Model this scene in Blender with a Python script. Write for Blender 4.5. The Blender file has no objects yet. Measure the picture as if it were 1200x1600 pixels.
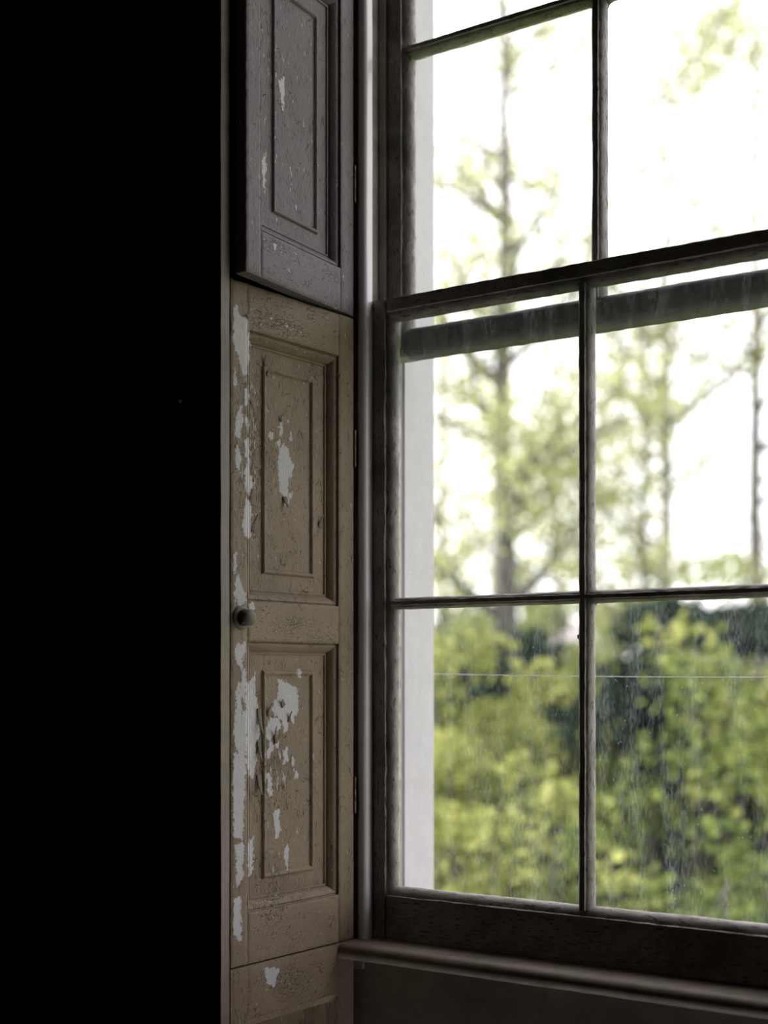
import bpy, bmesh, math, random
import numpy as np
from mathutils import Vector, Matrix, noise as mnoise

scene = bpy.context.scene
COL = scene.collection
R = math.radians
EYE = 1.45                                   # camera height above the floor

# ------------------------------------------------------------------ camera
YAW = 31.0
PITCH = 0.0
cam_d = bpy.data.cameras.new('camera')
cam = bpy.data.objects.new('camera', cam_d); COL.objects.link(cam)
cam.location = (0.0, -1.70, EYE)
cam.rotation_euler = (R(90 + PITCH), 0, R(YAW))
cam_d.sensor_fit = 'HORIZONTAL'; cam_d.sensor_width = 36.0
cam_d.lens = 36.0 * 1900 / 1200
cam_d.shift_x = 0.0
cam_d.shift_y = (1055 - 800) / 1200.0        # horizon lies low in the frame (rising front)
cam_d.clip_start = 0.05; cam_d.clip_end = 400
cam_d.dof.use_dof = True
cam_d.dof.focus_distance = 1.86
cam_d.dof.aperture_fstop = 2.3
scene.camera = cam

# ------------------------------------------------------------------ light
SKY = 3.4
w = bpy.data.worlds.new('world'); scene.world = w; w.use_nodes = True
bg = w.node_tree.nodes['Background']
bg.inputs[0].default_value = (1.0, 0.96, 1.0, 1); bg.inputs[1].default_value = SKY

sun_d = bpy.data.lights.new('sun', 'SUN'); sun = bpy.data.objects.new('sun', sun_d); COL.objects.link(sun)
sun_d.energy = 11.0; sun_d.angle = R(2.0); sun_d.color = (1.0, 0.94, 0.82)
sun.rotation_euler = Vector((0.66, 0.40, -0.64)).to_track_quat('-Z', 'Y').to_euler()

# light portal in the window opening: only guides the sampling of the sky
po_d = bpy.data.lights.new('window_portal', 'AREA'); po = bpy.data.objects.new('window_portal', po_d); COL.objects.link(po)
po_d.shape = 'RECTANGLE'; po_d.size = 1.15; po_d.size_y = 2.15
po.location = (-0.5135, 0.21, EYE + 0.58); po.rotation_euler = (R(-90), 0, 0)
po_d.cycles.is_portal = True

vs = scene.view_settings
vs.view_transform = 'Standard'; vs.look = 'None'; vs.gamma = 1.0; vs.use_curve_mapping = False
vs.exposure = 0.0

# ------------------------------------------------------------------ helpers
def tag(o, label=None, cat=None, group=None, kind=None):
    if label: o['label'] = label
    if cat: o['category'] = cat
    if group: o['group'] = group
    if kind: o['kind'] = kind
    return o

def empty(name, loc=(0, 0, 0), rz=0.0):
    o = bpy.data.objects.new(name, None); COL.objects.link(o)
    o.location = loc; o.rotation_euler = (0, 0, rz); o.empty_display_size = 0.05
    return o

class MB:
    """collects geometry for one mesh object"""
    def __init__(s): s.v = []; s.f = []
    def add(s, vs_, fs):
        n = len(s.v); s.v += [tuple(p) for p in vs_]; s.f += [tuple(i + n for i in f) for f in fs]; return s
    def box(s, x0, x1, y0, y1, z0, z1):
        return s.add([(x0,y0,z0),(x1,y0,z0),(x1,y1,z0),(x0,y1,z0),(x0,y0,z1),(x1,y0,z1),(x1,y1,z1),(x0,y1,z1)],
                     [(0,3,2,1),(4,5,6,7),(0,1,5,4),(1,2,6,5),(2,3,7,6),(3,0,4,7)])
    def bar(s, prof, axis, a, b, seg=1, jit=0.0, seed=0, scale=60.0):
        """closed profile swept from a to b along an axis. prof points are the other two coordinates in order.
        axis 'z': prof=(x,y); axis 'x': prof=(y,z); axis 'y': prof=(x,z)"""
        n = len(prof); vs_ = []
        for k in range(seg + 1):
            t = a + (b - a) * k / seg
            for i, (p, q) in enumerate(prof):
                if jit:
                    nz = mnoise.noise_vector(Vector((p * scale * 3 + seed * 7.3, q * scale * 3 + seed, t * scale)))
                    nz2 = mnoise.noise_vector(Vector((p * 40 + seed * 3.1, q * 40, t * 9)))
                    p2 = p + jit * (nz.x + nz2.x); q2 = q + jit * (nz.y + nz2.y)
                else: p2, q2 = p, q
                vs_.append({'z': (p2, q2, t), 'x': (t, p2, q2), 'y': (p2, t, q2)}[axis])
        fs = []
        for k in range(seg):
            for i in range(n):
                j = (i + 1) % n
                fs.append((k*n+i, k*n+j, (k+1)*n+j, (k+1)*n+i))
        fs.append(tuple(range(n))[::-1]); fs.append(tuple(seg*n + i for i in range(n)))
        return s.add(vs_, fs)
    def tube(s, pts, rad, n=8):
        pts = [Vector(p) for p in pts]; rings = []
        for i, p in enumerate(pts):
            d = (pts[min(i+1, len(pts)-1)] - pts[max(i-1, 0)]).normalized()
            up = Vector((0, 0, 1)) if abs(d.z) < 0.95 else Vector((1, 0, 0))
            a = d.cross(up).normalized(); b = d.cross(a)
            r = rad[i] if isinstance(rad, (list, tuple)) else rad
            rings.append([p + a * (r*math.cos(2*math.pi*k/n)) + b * (r*math.sin(2*math.pi*k/n)) for k in range(n)])
        vs_ = [q for rg in rings for q in rg]; fs = []
        for i in range(len(pts)-1):
            for k in range(n):
                j = (k+1) % n; fs.append((i*n+k, i*n+j, (i+1)*n+j, (i+1)*n+k))
        fs.append(tuple(range(n))[::-1]); fs.append(tuple((len(pts)-1)*n + k for k in range(n)))
        return s.add(vs_, fs)
    def lathe(s, prof, o, ax, n=28):
        """prof: (distance along axis, radius)"""
        o = Vector(o); ax = Vector(ax).normalized()
        up = Vector((0, 0, 1)) if abs(ax.z) < 0.9 else Vector((1, 0, 0))
        a = ax.cross(up).normalized(); b = ax.cross(a); vs_ = []; fs = []
        for h, r in prof:
            for k in range(n):
                t = 2*math.pi*k/n; vs_.append(o + ax*h + a*(r*math.cos(t)) + b*(r*math.sin(t)))
        for i in range(len(prof)-1):
            for k in range(n):
                j = (k+1) % n; fs.append((i*n+k, i*n+j, (i+1)*n+j, (i+1)*n+k))
        fs.append(tuple(range(n))[::-1]); fs.append(tuple((len(prof)-1)*n + k for k in range(n)))
        return s.add(vs_, fs)
    def build(s, name, mat, parent=None, smooth=None, bevel=0.0, flip=True):
        me = bpy.data.meshes.new(name); me.from_pydata(s.v, [], s.f); me.update()
        if flip:
            bm = bmesh.new(); bm.from_mesh(me); bmesh.ops.recalc_face_normals(bm, faces=bm.faces); bm.to_mesh(me); bm.free()
        o = bpy.data.objects.new(name, me); COL.objects.link(o)
        if mat: me.materials.append(mat)
        if smooth is not None:
            me.polygons.foreach_set('use_smooth', [True]*len(me.polygons)); me.set_sharp_from_angle(angle=R(smooth))
        if bevel:
            m = o.modifiers.new('bevel', 'BEVEL'); m.width = bevel; m.segments = 2; m.limit_method = 'ANGLE'; m.angle_limit = R(40)
        if parent: o.parent = parent
        return o

class NT:
    def __init__(s, name):
        s.m = bpy.data.materials.new(name); s.m.use_nodes = True
        s.t = s.m.node_tree; s.n = s.t.nodes; s.n.clear()
        s.out = s.n.new('ShaderNodeOutputMaterial')
    def node(s, typ, **kw):
        nd = s.n.new(typ)
        for k, v in kw.items():
            if hasattr(nd, k) and not isinstance(v, tuple): setattr(nd, k, v)
        return nd
    def link(s, a, b): s.t.links.new(a, b)
    def put(s, sock, v):
        if isinstance(v, bpy.types.NodeSocket): s.link(v, sock)
        elif v is not None: sock.default_value = v
    def math(s, op, a, b=None, clamp=False):
        nd = s.n.new('ShaderNodeMath'); nd.operation = op; nd.use_clamp = clamp
        s.put(nd.inputs[0], a)
        if b is not None: s.put(nd.inputs[1], b)
        return nd.outputs[0]
    def coord(s, kind='Object', scale=(1, 1, 1)):
        c = s.n.new('ShaderNodeTexCoord'); mp = s.n.new('ShaderNodeMapping'); mp.inputs['Scale'].default_value = scale
        s.link(c.outputs[kind], mp.inputs[0]); return mp.outputs[0]
    def noise(s, vec, scale, detail=3, rough=0.55, dist=0.0):
        nd = s.n.new('ShaderNodeTexNoise'); s.link(vec, nd.inputs['Vector'])
        nd.inputs['Scale'].default_value = scale; nd.inputs['Detail'].default_value = detail
        nd.inputs['Roughness'].default_value = rough; nd.inputs['Distortion'].default_value = dist
        return nd.outputs[0]
    def voronoi(s, vec, scale, feature='F1'):
        nd = s.n.new('ShaderNodeTexVoronoi'); nd.feature = feature; s.link(vec, nd.inputs['Vector'])
        nd.inputs['Scale'].default_value = scale; return nd.outputs['Distance']
    def ramp(s, fac, lo, hi, a=0.0, b=1.0, smooth=True):
        nd = s.n.new('ShaderNodeMapRange'); nd.interpolation_type = 'SMOOTHSTEP' if smooth else 'LINEAR'
        s.put(nd.inputs[0], fac); nd.inputs[1].default_value = lo; nd.inputs[2].default_value = hi
        nd.inputs[3].default_value = a; nd.inputs[4].default_value = b; return nd.outputs[0]
    def mix(s, fac, a, b):
        nd = s.n.new('ShaderNodeMix'); nd.data_type = 'RGBA'
        s.put(nd.inputs[0], fac)
        for k, v in ((6, a), (7, b)):
            if isinstance(v, tuple): v = (*v[:3], 1.0)
            s.put(nd.inputs[k], v)
        return nd.outputs[2]
    def attr(s, name):
        nd = s.n.new('ShaderNodeAttribute'); nd.attribute_name = name; return nd.outputs['Fac']
    def bump(s, h, strength=1.0, dist=0.001, normal=None):
        nd = s.n.new('ShaderNodeBump'); s.put(nd.inputs['Height'], h); nd.inputs['Strength'].default_value = strength
        nd.inputs['Distance'].default_value = dist
        if normal: s.link(normal, nd.inputs['Normal'])
        return nd.outputs[0]
    def bsdf(s, color, rough=0.6, normal=None, metal=0.0, spec=0.4):
        b = s.n.new('ShaderNodeBsdfPrincipled')
        if isinstance(color, tuple): color = (*color[:3], 1.0)
        s.put(b.inputs['Base Color'], color); s.put(b.inputs['Roughness'], rough)
        b.inputs['Metallic'].default_value = metal; b.inputs['Specular IOR Level'].default_value = spec
        if normal: s.link(normal, b.inputs['Normal'])
        s.link(b.outputs[0], s.out.inputs[0]); return b

M = {}
# --- peeling oil paint on the shutters. 'bare' = signed distance (metres) to hand-placed bare patches, 'wear' = how cracked
def shutter_paint(name, grain, c0=(0.275, 0.210, 0.140), c1=(0.385, 0.300, 0.206), c2=(0.29, 0.224, 0.151)):
    t = NT(name)
    gs = (1, 1, 0.22) if grain == 'v' else (0.45, 1, 0.8)
    co = t.coord('Object'); cg = t.coord('Object', gs)
    bare = t.attr('bare'); wear = t.attr('wear')
    n1 = t.noise(co, 130, 4, 0.65); n2 = t.noise(cg, 460, 4, 0.7); n3 = t.noise(co, 45, 2)
    d = t.math('ADD', t.math('SUBTRACT', bare, 0.0014), t.math('MULTIPLY', t.math('SUBTRACT', n1, 0.5), 0.016))
    d = t.math('ADD', d, t.math('MULTIPLY', t.math('SUBTRACT', n2, 0.5), 0.014))
    big = t.math('LESS_THAN', d, 0.0)
    # small lost flecks where the paint is worn
    fl = t.noise(cg, 210, 3, 0.7)
    thr = t.math('SUBTRACT', 0.755, t.math('MULTIPLY', wear, 0.165))
    fleck = t.math('GREATER_THAN', fl, thr)
    lost = t.math('MAXIMUM', big, fleck)
    # fissures
    fz = t.noise(cg, 300, 4, 0.7, 0.6)
    fthr = t.math('SUBTRACT', 0.705, t.math('MULTIPLY', wear, 0.15))
    crack = t.ramp(t.math('SUBTRACT', fz, fthr), 0.0, 0.02)
    fz2 = t.noise(cg, 620, 3, 0.65, 0.4)
    crack = t.math('MAXIMUM', crack, t.ramp(t.math('SUBTRACT', fz2, t.math('SUBTRACT', 0.74, t.math('MULTIPLY', wear, 0.14))), 0.0, 0.03))
    vo = t.voronoi(cg, 190, 'DISTANCE_TO_EDGE')
    alli = t.math('MULTIPLY', t.ramp(vo, 0.0, 0.05, 1.0, 0.0), t.ramp(t.math('ADD', t.math('MULTIPLY', n3, 0.9), t.math('MULTIPLY', wear, 0.45)), 0.60, 0.80))
    alli = t.math('MULTIPLY', alli, t.ramp(n1, 0.40, 0.52))
    crack = t.math('MAXIMUM', crack, t.math('MULTIPLY', alli, 0.75))
    crack = t.math('MULTIPLY', crack, t.math('SUBTRACT', 1.0, lost))
    # dark rim of the lifted paint around a bare patch
    rim = t.math('MULTIPLY', t.ramp(d, 0.0, 0.0012, 1.0, 0.0), t.math('SUBTRACT', 1.0, lost))
    grime = t.noise(co, 9, 4, 0.6)
    paint = t.mix(t.ramp(grime, 0.3, 0.75), c0, c1)
    paint = t.mix(t.ramp(t.noise(co, 600, 2), 0.35, 0.75), paint, c2)
    paint = t.mix(t.math('MULTIPLY', rim, 0.55), paint, (0.06, 0.05, 0.035))
    paint = t.mix(t.math('MULTIPLY', crack, 0.85), paint, (0.035, 0.028, 0.02))
    primer = t.mix(t.ramp(t.noise(cg, 500, 3), 0.3, 0.8), (0.74, 0.72, 0.73), (0.60, 0.585, 0.59))
    col = t.mix(lost, paint, primer)
    h = t.math('SUBTRACT', 1.0, t.math('MULTIPLY', lost, 0.75))
    h = t.math('SUBTRACT', h, t.math('MULTIPLY', crack, 1.0))
    h = t.math('ADD', h, t.math('MULTIPLY', n2, 0.35)); h = t.math('ADD', h, t.math('MULTIPLY', n1, 0.5))
    h = t.math('ADD', h, t.math('MULTIPLY', t.noise(co, 900, 2), 0.2))
    t.bsdf(col, t.ramp(lost, 0, 1, 0.52, 0.75), t.bump(h, 1.0, 0.0019), spec=0.35)
    return t.m
M['shut_v'] = shutter_paint('shutter_paint_upright', 'v')
M['shut_h'] = shutter_paint('shutter_paint_rail', 'h')
GREY = ((0.140, 0.122, 0.124), (0.190, 0.166, 0.167), (0.152, 0.133, 0.133))
M['shut_grey_v'] = shutter_paint('shutter_grey_paint_upright', 'v', *GREY)
M['shut_grey_h'] = shutter_paint('shutter_grey_paint_rail', 'h', *GREY)

def old_paint(name, a, b, grime=(0.05, 0.045, 0.035), gamt=0.6, cr=0.68, rough=0.6, scale=(1, 1, 0.25), bump=0.0008):
    t = NT(name); co = t.coord('Object'); cg = t.coord('Object', scale)
    n1 = t.noise(co, 35, 4, 0.6); n2 = t.noise(cg, 260, 4, 0.65); n3 = t.noise(co, 8, 3)
    col = t.mix(t.ramp(n1, 0.3, 0.7), a, b)
    col = t.mix(t.math('MULTIPLY', t.ramp(n3, 0.45, 0.75), gamt), col, grime)
    crk = t.ramp(n2, cr, cr + 0.05)
    col = t.mix(t.math('MULTIPLY', crk, 0.8), col, grime)
    h = t.math('SUBTRACT', t.math('MULTIPLY', n1, 0.6), crk)
    h = t.math('ADD', h, t.math('MULTIPLY', n2, 0.5))
    t.bsdf(col, rough, t.bump(h, 0.8, bump)); return t.m
M['sash'] = old_paint('sash_paint', (0.25, 0.225, 0.20), (0.36, 0.335, 0.315), gamt=0.7, cr=0.575, bump=0.0018)
M['sash_h'] = old_paint('sash_paint_rail', (0.25, 0.225, 0.20), (0.36, 0.335, 0.315), gamt=0.7, cr=0.575, bump=0.0018, scale=(0.25, 1, 1))
M['sash_dark'] = old_paint('sash_paint_dark', (0.05, 0.05, 0.056), (0.08, 0.08, 0.088), gamt=0.5, cr=0.66, scale=(0.25, 1, 1))  # darker bluish tone, used only for the upper sash's bottom rail
M['bead'] = old_paint('bead_paint', (0.84, 0.80, 0.84), (0.88, 0.84, 0.88), gamt=0.06, cr=0.80, rough=0.2, bump=0.0003)
M['lining'] = old_paint('lining_paint', (0.30, 0.27, 0.24), (0.38, 0.35, 0.31), gamt=0.5, cr=0.7)
M['reveal'] = old_paint('reveal_paint', (0.40, 0.385, 0.405), (0.43, 0.415, 0.435), grime=(0.35, 0.34, 0.33), gamt=0.12, cr=0.85, rough=0.7, bump=0.0003)
M['stone'] = old_paint('sill_stone', (0.52, 0.50, 0.47), (0.62, 0.60, 0.57), grime=(0.2, 0.2, 0.16), gamt=0.5, cr=0.75, rough=0.85)
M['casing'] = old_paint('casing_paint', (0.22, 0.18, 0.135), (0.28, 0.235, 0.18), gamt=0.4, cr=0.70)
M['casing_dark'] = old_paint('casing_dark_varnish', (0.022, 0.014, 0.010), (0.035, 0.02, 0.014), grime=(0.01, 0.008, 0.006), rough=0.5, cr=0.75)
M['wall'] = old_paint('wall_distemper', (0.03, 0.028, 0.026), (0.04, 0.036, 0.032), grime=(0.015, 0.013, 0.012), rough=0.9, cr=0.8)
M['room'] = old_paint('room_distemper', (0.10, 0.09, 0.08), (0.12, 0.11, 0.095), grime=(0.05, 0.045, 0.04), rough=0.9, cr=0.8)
M['boards'] = old_paint('floor_boards', (0.07, 0.045, 0.028), (0.10, 0.065, 0.04), grime=(0.02, 0.014, 0.01), rough=0.55, cr=0.7, scale=(1, 0.1, 1))
M['render'] = old_paint('outer_render', (0.60, 0.58, 0.55), (0.68, 0.66, 0.63), grime=(0.35, 0.33, 0.3), rough=0.9, cr=0.8)
def simple(name, col, rough=0.5, metal=0.0, nscale=60, var=0.35, bump=0.0003):
    t = NT(name); co = t.coord('Object'); n = t.noise(co, nscale, 4)
    c2 = tuple(c * (1 - var) for c in col)
    t.bsdf(t.mix(t.ramp(n, 0.3, 0.7), col, c2), t.ramp(n, 0.2, 0.8, rough, min(1, rough + 0.2)), t.bump(n, 0.6, bump), metal=metal); return t.m
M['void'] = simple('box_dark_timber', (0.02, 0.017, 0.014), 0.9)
M['iron'] = simple('dark_iron', (0.03, 0.028, 0.026), 0.28, 0.6, 200)
M['brass'] = simple('tarnished_brass', (0.16, 0.13, 0.08), 0.35, 0.9, 150)
M['knobpaint'] = old_paint('knob_paint', (0.30, 0.26, 0.20), (0.36, 0.31, 0.25), cr=0.66)
M['putty'] = simple('old_putty', (0.10, 0.095, 0.09), 0.85, 0, 300, 0.5, 0.0008)
M['steel'] = simple('dull_wire', (0.75, 0.75, 0.74), 0.4, 0.0)
M['flake'] = simple('lifted_paint', (0.24, 0.20, 0.15), 0.6, 0, 400)

def glass(name, seed, dirt=1.0):
    """old window glass: clear, thinly reflecting, with a film of dust that scatters the light coming through it"""
    t = NT(name)
    co = t.coord('Object'); st = t.coord('Object', (1, 1, 0.09)); st2 = t.coord('Object', (1, 1, 0.25))
    add = t.n.new('ShaderNodeVectorMath'); add.operation = 'ADD'; add.inputs[1].default_value = (seed * 3.7, 0, seed * 1.9); t.link(st.node.outputs[0], add.inputs[0])
    n1 = t.noise(add.outputs[0], 55, 4, 0.6); n2 = t.noise(st2, 330, 3, 0.6); n3 = t.noise(co, 4.0, 3); n4 = t.noise(co, 1100, 2)
    f = t.ramp(n1, 0.35, 0.75, 0.0, 1.0)
    film = t.math('ADD', t.math('MULTIPLY', f, 0.036), t.ramp(n3, 0.3, 0.75, 0.004, 0.02))
    film = t.math('MULTIPLY', film, t.ramp(n2, 0.35, 0.65, 0.35, 1.9))
    film = t.math('MULTIPLY', film, t.ramp(n4, 0.35, 0.68, 0.6, 1.6))
    sp = t.math('MULTIPLY', t.ramp(t.voronoi(co, 120), 0.0, 0.16, 1.0, 0.0), t.ramp(t.noise(co, 31, 2), 0.50, 0.62))
    film = t.math('ADD', film, t.math('MULTIPLY', sp, 0.35))
    film = t.math('MULTIPLY', film, dirt, clamp=True)
    tr = t.n.new('ShaderNodeBsdfTransparent'); tr.inputs[0].default_value = (0.97, 0.985, 0.98, 1)
    tl = t.n.new('ShaderNodeBsdfTranslucent'); tl.inputs[0].default_value = (0.80, 0.84, 0.93, 1)
    mx = t.n.new('ShaderNodeMixShader'); t.link(film, mx.inputs[0]); t.link(tr.outputs[0], mx.inputs[1]); t.link(tl.outputs[0], mx.inputs[2])
    gl = t.n.new('ShaderNodeBsdfGlossy'); gl.inputs['Roughness'].default_value = 0.03
    wv = t.noise(co, 7, 1)
    t.link(t.bump(wv, 0.15, 0.01), gl.inputs['Normal'])
    fr = t.n.new('ShaderNodeFresnel'); fr.inputs[0].default_value = 1.45
    m2 = t.n.new('ShaderNodeMixShader'); t.link(fr.outputs[0], m2.inputs[0]); t.link(mx.outputs[0], m2.inputs[1]); t.link(gl.outputs[0], m2.inputs[2])
    t.link(m2.outputs[0], t.out.inputs[0]); return t.m
M['glass_low'] = glass('dusty_glass_lower', 1, 1.0)
M['glass_up'] = glass('dusty_glass_upper', 5, 0.8)

def leaf(name, a, b, trans=0.45):
    t = NT(name)
    g = t.n.new('ShaderNodeNewGeometry')
    col = t.mix(g.outputs['Random Per Island'], a, b)
    col = t.mix(t.ramp(t.noise(t.coord('Object'), 1.3, 3), 0.35, 0.7, 0.0, 0.45), col, tuple(c * 0.6 for c in a))
    d = t.n.new('ShaderNodeBsdfDiffuse'); t.link(col, d.inputs[0])
    tl = t.n.new('ShaderNodeBsdfTranslucent'); t.link(col, tl.inputs[0])
    mx = t.n.new('ShaderNodeMixShader'); mx.inputs[0].default_value = trans
    t.link(d.outputs[0], mx.inputs[1]); t.link(tl.outputs[0], mx.inputs[2]); t.link(mx.outputs[0], t.out.inputs[0]); return t.m
M['leaf_lime'] = leaf('lime_leaves', (0.17, 0.20, 0.045), (0.37, 0.385, 0.14))
M['leaf_spring'] = leaf('spring_leaves', (0.34, 0.37, 0.14), (0.52, 0.53, 0.28))
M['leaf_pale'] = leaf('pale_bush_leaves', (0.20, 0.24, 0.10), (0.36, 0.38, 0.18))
M['leaf_dark'] = leaf('evergreen_leaves', (0.012, 0.024, 0.018), (0.035, 0.055, 0.035), 0.15)
M['leaf_mid'] = leaf('mid_green_leaves', (0.06, 0.10, 0.025), (0.21, 0.25, 0.07))
M['bark'] = simple('bark', (0.10, 0.095, 0.085), 0.9, 0, 20, 0.5, 0.01)
M['grass'] = simple('lawn_grass', (0.14, 0.20, 0.05), 0.95, 0, 3, 0.5, 0.02)
M['brick'] = simple('rose_render', (0.52, 0.36, 0.32), 0.9, 0, 4, 0.2, 0.01)
M['roof'] = simple('slate_roof', (0.22, 0.20, 0.21), 0.8, 0, 3, 0.3, 0.01)
M['dark_glass'] = simple('far_window_glass', (0.04, 0.05, 0.06), 0.1, 0, 3)
M['white'] = simple('far_white_paint', (0.7, 0.7, 0.68), 0.6, 0, 5, 0.1)

# ------------------------------------------------------------------ the setting
Z0 = EYE                                    # heights below are given relative to eye level and shifted by Z0
XC = -0.5135                                # centre line of the window
def mir(x): return 2 * XC - x
def struct(mb, name, mat, label=None, **kw):
    o = mb.build(name, mat, **kw); o['kind'] = 'structure'
    if label: o['label'] = label
    return o
ZT = Z0 + 1.62                              # head of the opening
ZB = Z0 - 0.43                              # sill level
XL, XR, YB, ZC = -3.0, 2.2, -4.6, 3.35      # room
# wall with the window: piers, apron, and the part above the head
wl = MB()
for (a, b) in ((XL - 0.3, -1.17), (mir(-1.17), XR + 0.3)): wl.box(a, b, -0.30, 0.10, 0, ZC)
wl.box(-1.17, mir(-1.17), 0.02, 0.10, 0, ZB - 0.06)
wl.box(-1.17, mir(-1.17), -0.30, 0.10, ZT + 0.06, ZC)
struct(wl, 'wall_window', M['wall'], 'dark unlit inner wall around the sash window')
wo = MB()
for (a, b) in ((XL - 0.3, -1.04), (mir(-1.04), XR + 0.3)): wo.box(a, b, 0.10, 0.203, -0.45, 4.2)
wo.box(-1.04, mir(-1.04), 0.10, 0.203, -0.45, ZB - 0.06)
wo.box(-1.04, mir(-1.04), 0.10, 0.203, ZT, 4.2)
struct(wo, 'wall_exterior', M['reveal'], 'smooth pale painted outer reveal beyond the sash')
struct(MB().box(XL - 0.3, XR + 0.3, YB - 0.3, -0.30, -0.2, 0), 'floor', M['boards'], 'dark boarded floor')
struct(MB().box(XL - 0.3, XR + 0.3, YB - 0.3, 0.10, ZC, ZC + 0.25), 'ceiling', M['room'], 'dim ceiling of the room')
struct(MB().box(XL - 0.3, XL, YB, -0.30, 0, ZC), 'wall_left', M['room'], 'dim left wall of the room')
struct(MB().box(XR, XR + 0.3, YB, -0.30, 0, ZC), 'wall_right', M['room'], 'dim right wall of the room')
struct(MB().box(XL - 0.3, XR + 0.3, YB - 0.3, YB, 0, ZC), 'wall_back', M['room'], 'dim wall behind the viewer')

# cased frame of the window: pulley stiles, parting beads, blind stops, linings, head
def trim(n, mb, mat, label, **kw): return struct(mb, 'trim_%d' % n, mat, label, **kw)
f = lambda x, s: x if s > 0 else mir(x)
tn = 1
for s, side in ((1, 'left'), (-1, 'right')):
    def bx(mb, x0, x1, *r):
        a, b = f(x0, s), f(x1, s); return mb.box(min(a, b), max(a, b), *r)
    ps = MB(); bx(ps, -1.169, -1.058, 0.002, 0.096, ZB - 0.05, ZT)            # boxed pulley stile
    trim(tn, ps, M['lining'], 'brown grey pulley stile the sashes slide in, %s side' % side, bevel=0.001); tn += 1
    pb = MB(); bx(pb, -1.0578, -1.046, 0.0435, 0.0520, ZB, ZT)
    trim(tn, pb, M['lining'], 'thin parting bead between the two sashes, %s side' % side, bevel=0.0015); tn += 1
    bs = MB(); bx(bs, -1.0578, -1.0445, 0.0945, 0.1000, ZB, ZT)
    trim(tn, bs, M['reveal'], 'pale outer stop bead beside the reveal, %s side' % side, bevel=0.0012); tn += 1
    il = MB(); bx(il, -1.169, -1.052, -0.016, 0.0015, ZB - 0.05, ZT)
    trim(tn, il, M['lining'], 'inner lining of the sash box, %s side' % side, bevel=0.001); tn += 1
    # rounded staff bead: half round nose towards the room
    pr = [(-1.0615, -0.0005), (-1.0615, -0.0095)]
    for k in range(0, 13):
        a = math.pi - math.pi * k / 12; pr.append((-1.0525 + 0.009 * math.cos(a), -0.0135 - 0.009 * math.sin(a)))
    pr += [(-1.0435, -0.0005)]
    pr = [(f(x, s), y) for x, y in pr]
    trim(tn, MB().bar(pr, 'z', ZB, ZT, 40, 0.0003, 3), M['bead'], 'slim rounded pale staff bead beside the lower sash, %s side' % side, smooth=50); tn += 1
trim(tn, MB().box(-1.169, mir(-1.169), -0.016, 0.10, ZT - 0.001, ZT + 0.06), M['lining'], 'head lining above the sashes'); tn += 1
# interior sill board with a rounded nosing, and the panelled back below it
nos = [(0.0, ZB), (-0.055, ZB)]
for k in range(1, 8):
    a = math.pi / 2 + math.pi * k / 8; nos.append((-0.055 + 0.013 * math.cos(a), ZB - 0.013 + 0.013 * math.sin(a)))
nos += [(-0.055, ZB - 0.026), (0.0, ZB - 0.026)]
trim(tn, MB().bar(nos, 'x', -1.10, mir(-1.10), 60, 0.0005, 5), M['casing'], 'chipped painted window board under the lower sash', smooth=40); tn += 1
wbk = MB().box(-1.12, mir(-1.12), -0.012, 0.02, 0.0, ZB - 0.02)
wbo = trim(tn, wbk, M['casing'], 'plain painted boarding below the window board'); tn += 1
# outer stone sill
sl = [(0.043, ZB + 0.0), (0.10, ZB - 0.004), (0.27, ZB - 0.03), (0.27, ZB - 0.10), (0.04, ZB - 0.10)]
trim(tn, MB().bar(sl, 'x', -1.0578, mir(-1.0578), 20, 0.001, 8), M['stone'], 'weathered outer stone sill'); tn += 1

# architrave on the room wall: flat inner edge catching the light, moulded face in the dark
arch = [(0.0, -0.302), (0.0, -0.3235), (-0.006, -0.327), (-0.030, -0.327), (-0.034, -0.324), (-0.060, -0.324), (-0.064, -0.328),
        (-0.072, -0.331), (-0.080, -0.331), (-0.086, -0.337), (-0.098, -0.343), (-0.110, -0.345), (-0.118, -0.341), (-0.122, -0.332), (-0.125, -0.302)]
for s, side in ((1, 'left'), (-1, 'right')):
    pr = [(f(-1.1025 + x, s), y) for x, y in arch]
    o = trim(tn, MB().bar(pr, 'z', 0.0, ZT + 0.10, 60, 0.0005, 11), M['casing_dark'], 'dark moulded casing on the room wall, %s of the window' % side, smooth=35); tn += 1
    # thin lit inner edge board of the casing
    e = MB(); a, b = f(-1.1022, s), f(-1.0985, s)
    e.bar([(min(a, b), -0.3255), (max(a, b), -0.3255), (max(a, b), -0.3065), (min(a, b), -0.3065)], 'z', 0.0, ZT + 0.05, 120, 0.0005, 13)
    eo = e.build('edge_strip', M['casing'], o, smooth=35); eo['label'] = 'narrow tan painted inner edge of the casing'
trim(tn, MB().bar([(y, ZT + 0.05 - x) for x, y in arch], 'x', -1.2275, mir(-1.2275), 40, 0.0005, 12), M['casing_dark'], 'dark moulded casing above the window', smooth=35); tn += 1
# dark box the shutters fold back into
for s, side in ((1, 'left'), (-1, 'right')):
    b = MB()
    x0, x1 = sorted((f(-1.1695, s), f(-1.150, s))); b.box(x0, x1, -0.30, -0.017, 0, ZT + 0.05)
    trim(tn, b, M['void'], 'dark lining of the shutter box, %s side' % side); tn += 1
trim(tn, MB().box(-1.169, mir(-1.169), -0.30, -0.017, ZT + 0.012, ZT + 0.055), M['casing'], 'soffit board over the shutters'); tn += 1
# nail in the casing
nl = MB().lathe([(0, 0.0012), (0.014, 0.0012), (0.0142, 0.0026), (0.0155, 0.0024), (0.016, 0.001)], (-1.172, -0.326, Z0 + 0.398), (0.55, -0.83, 0.0), 12)
tag(nl.build('nail', M['steel'], smooth=40), 'small bent nail in the dark casing beside the shutters', 'nail')

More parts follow.
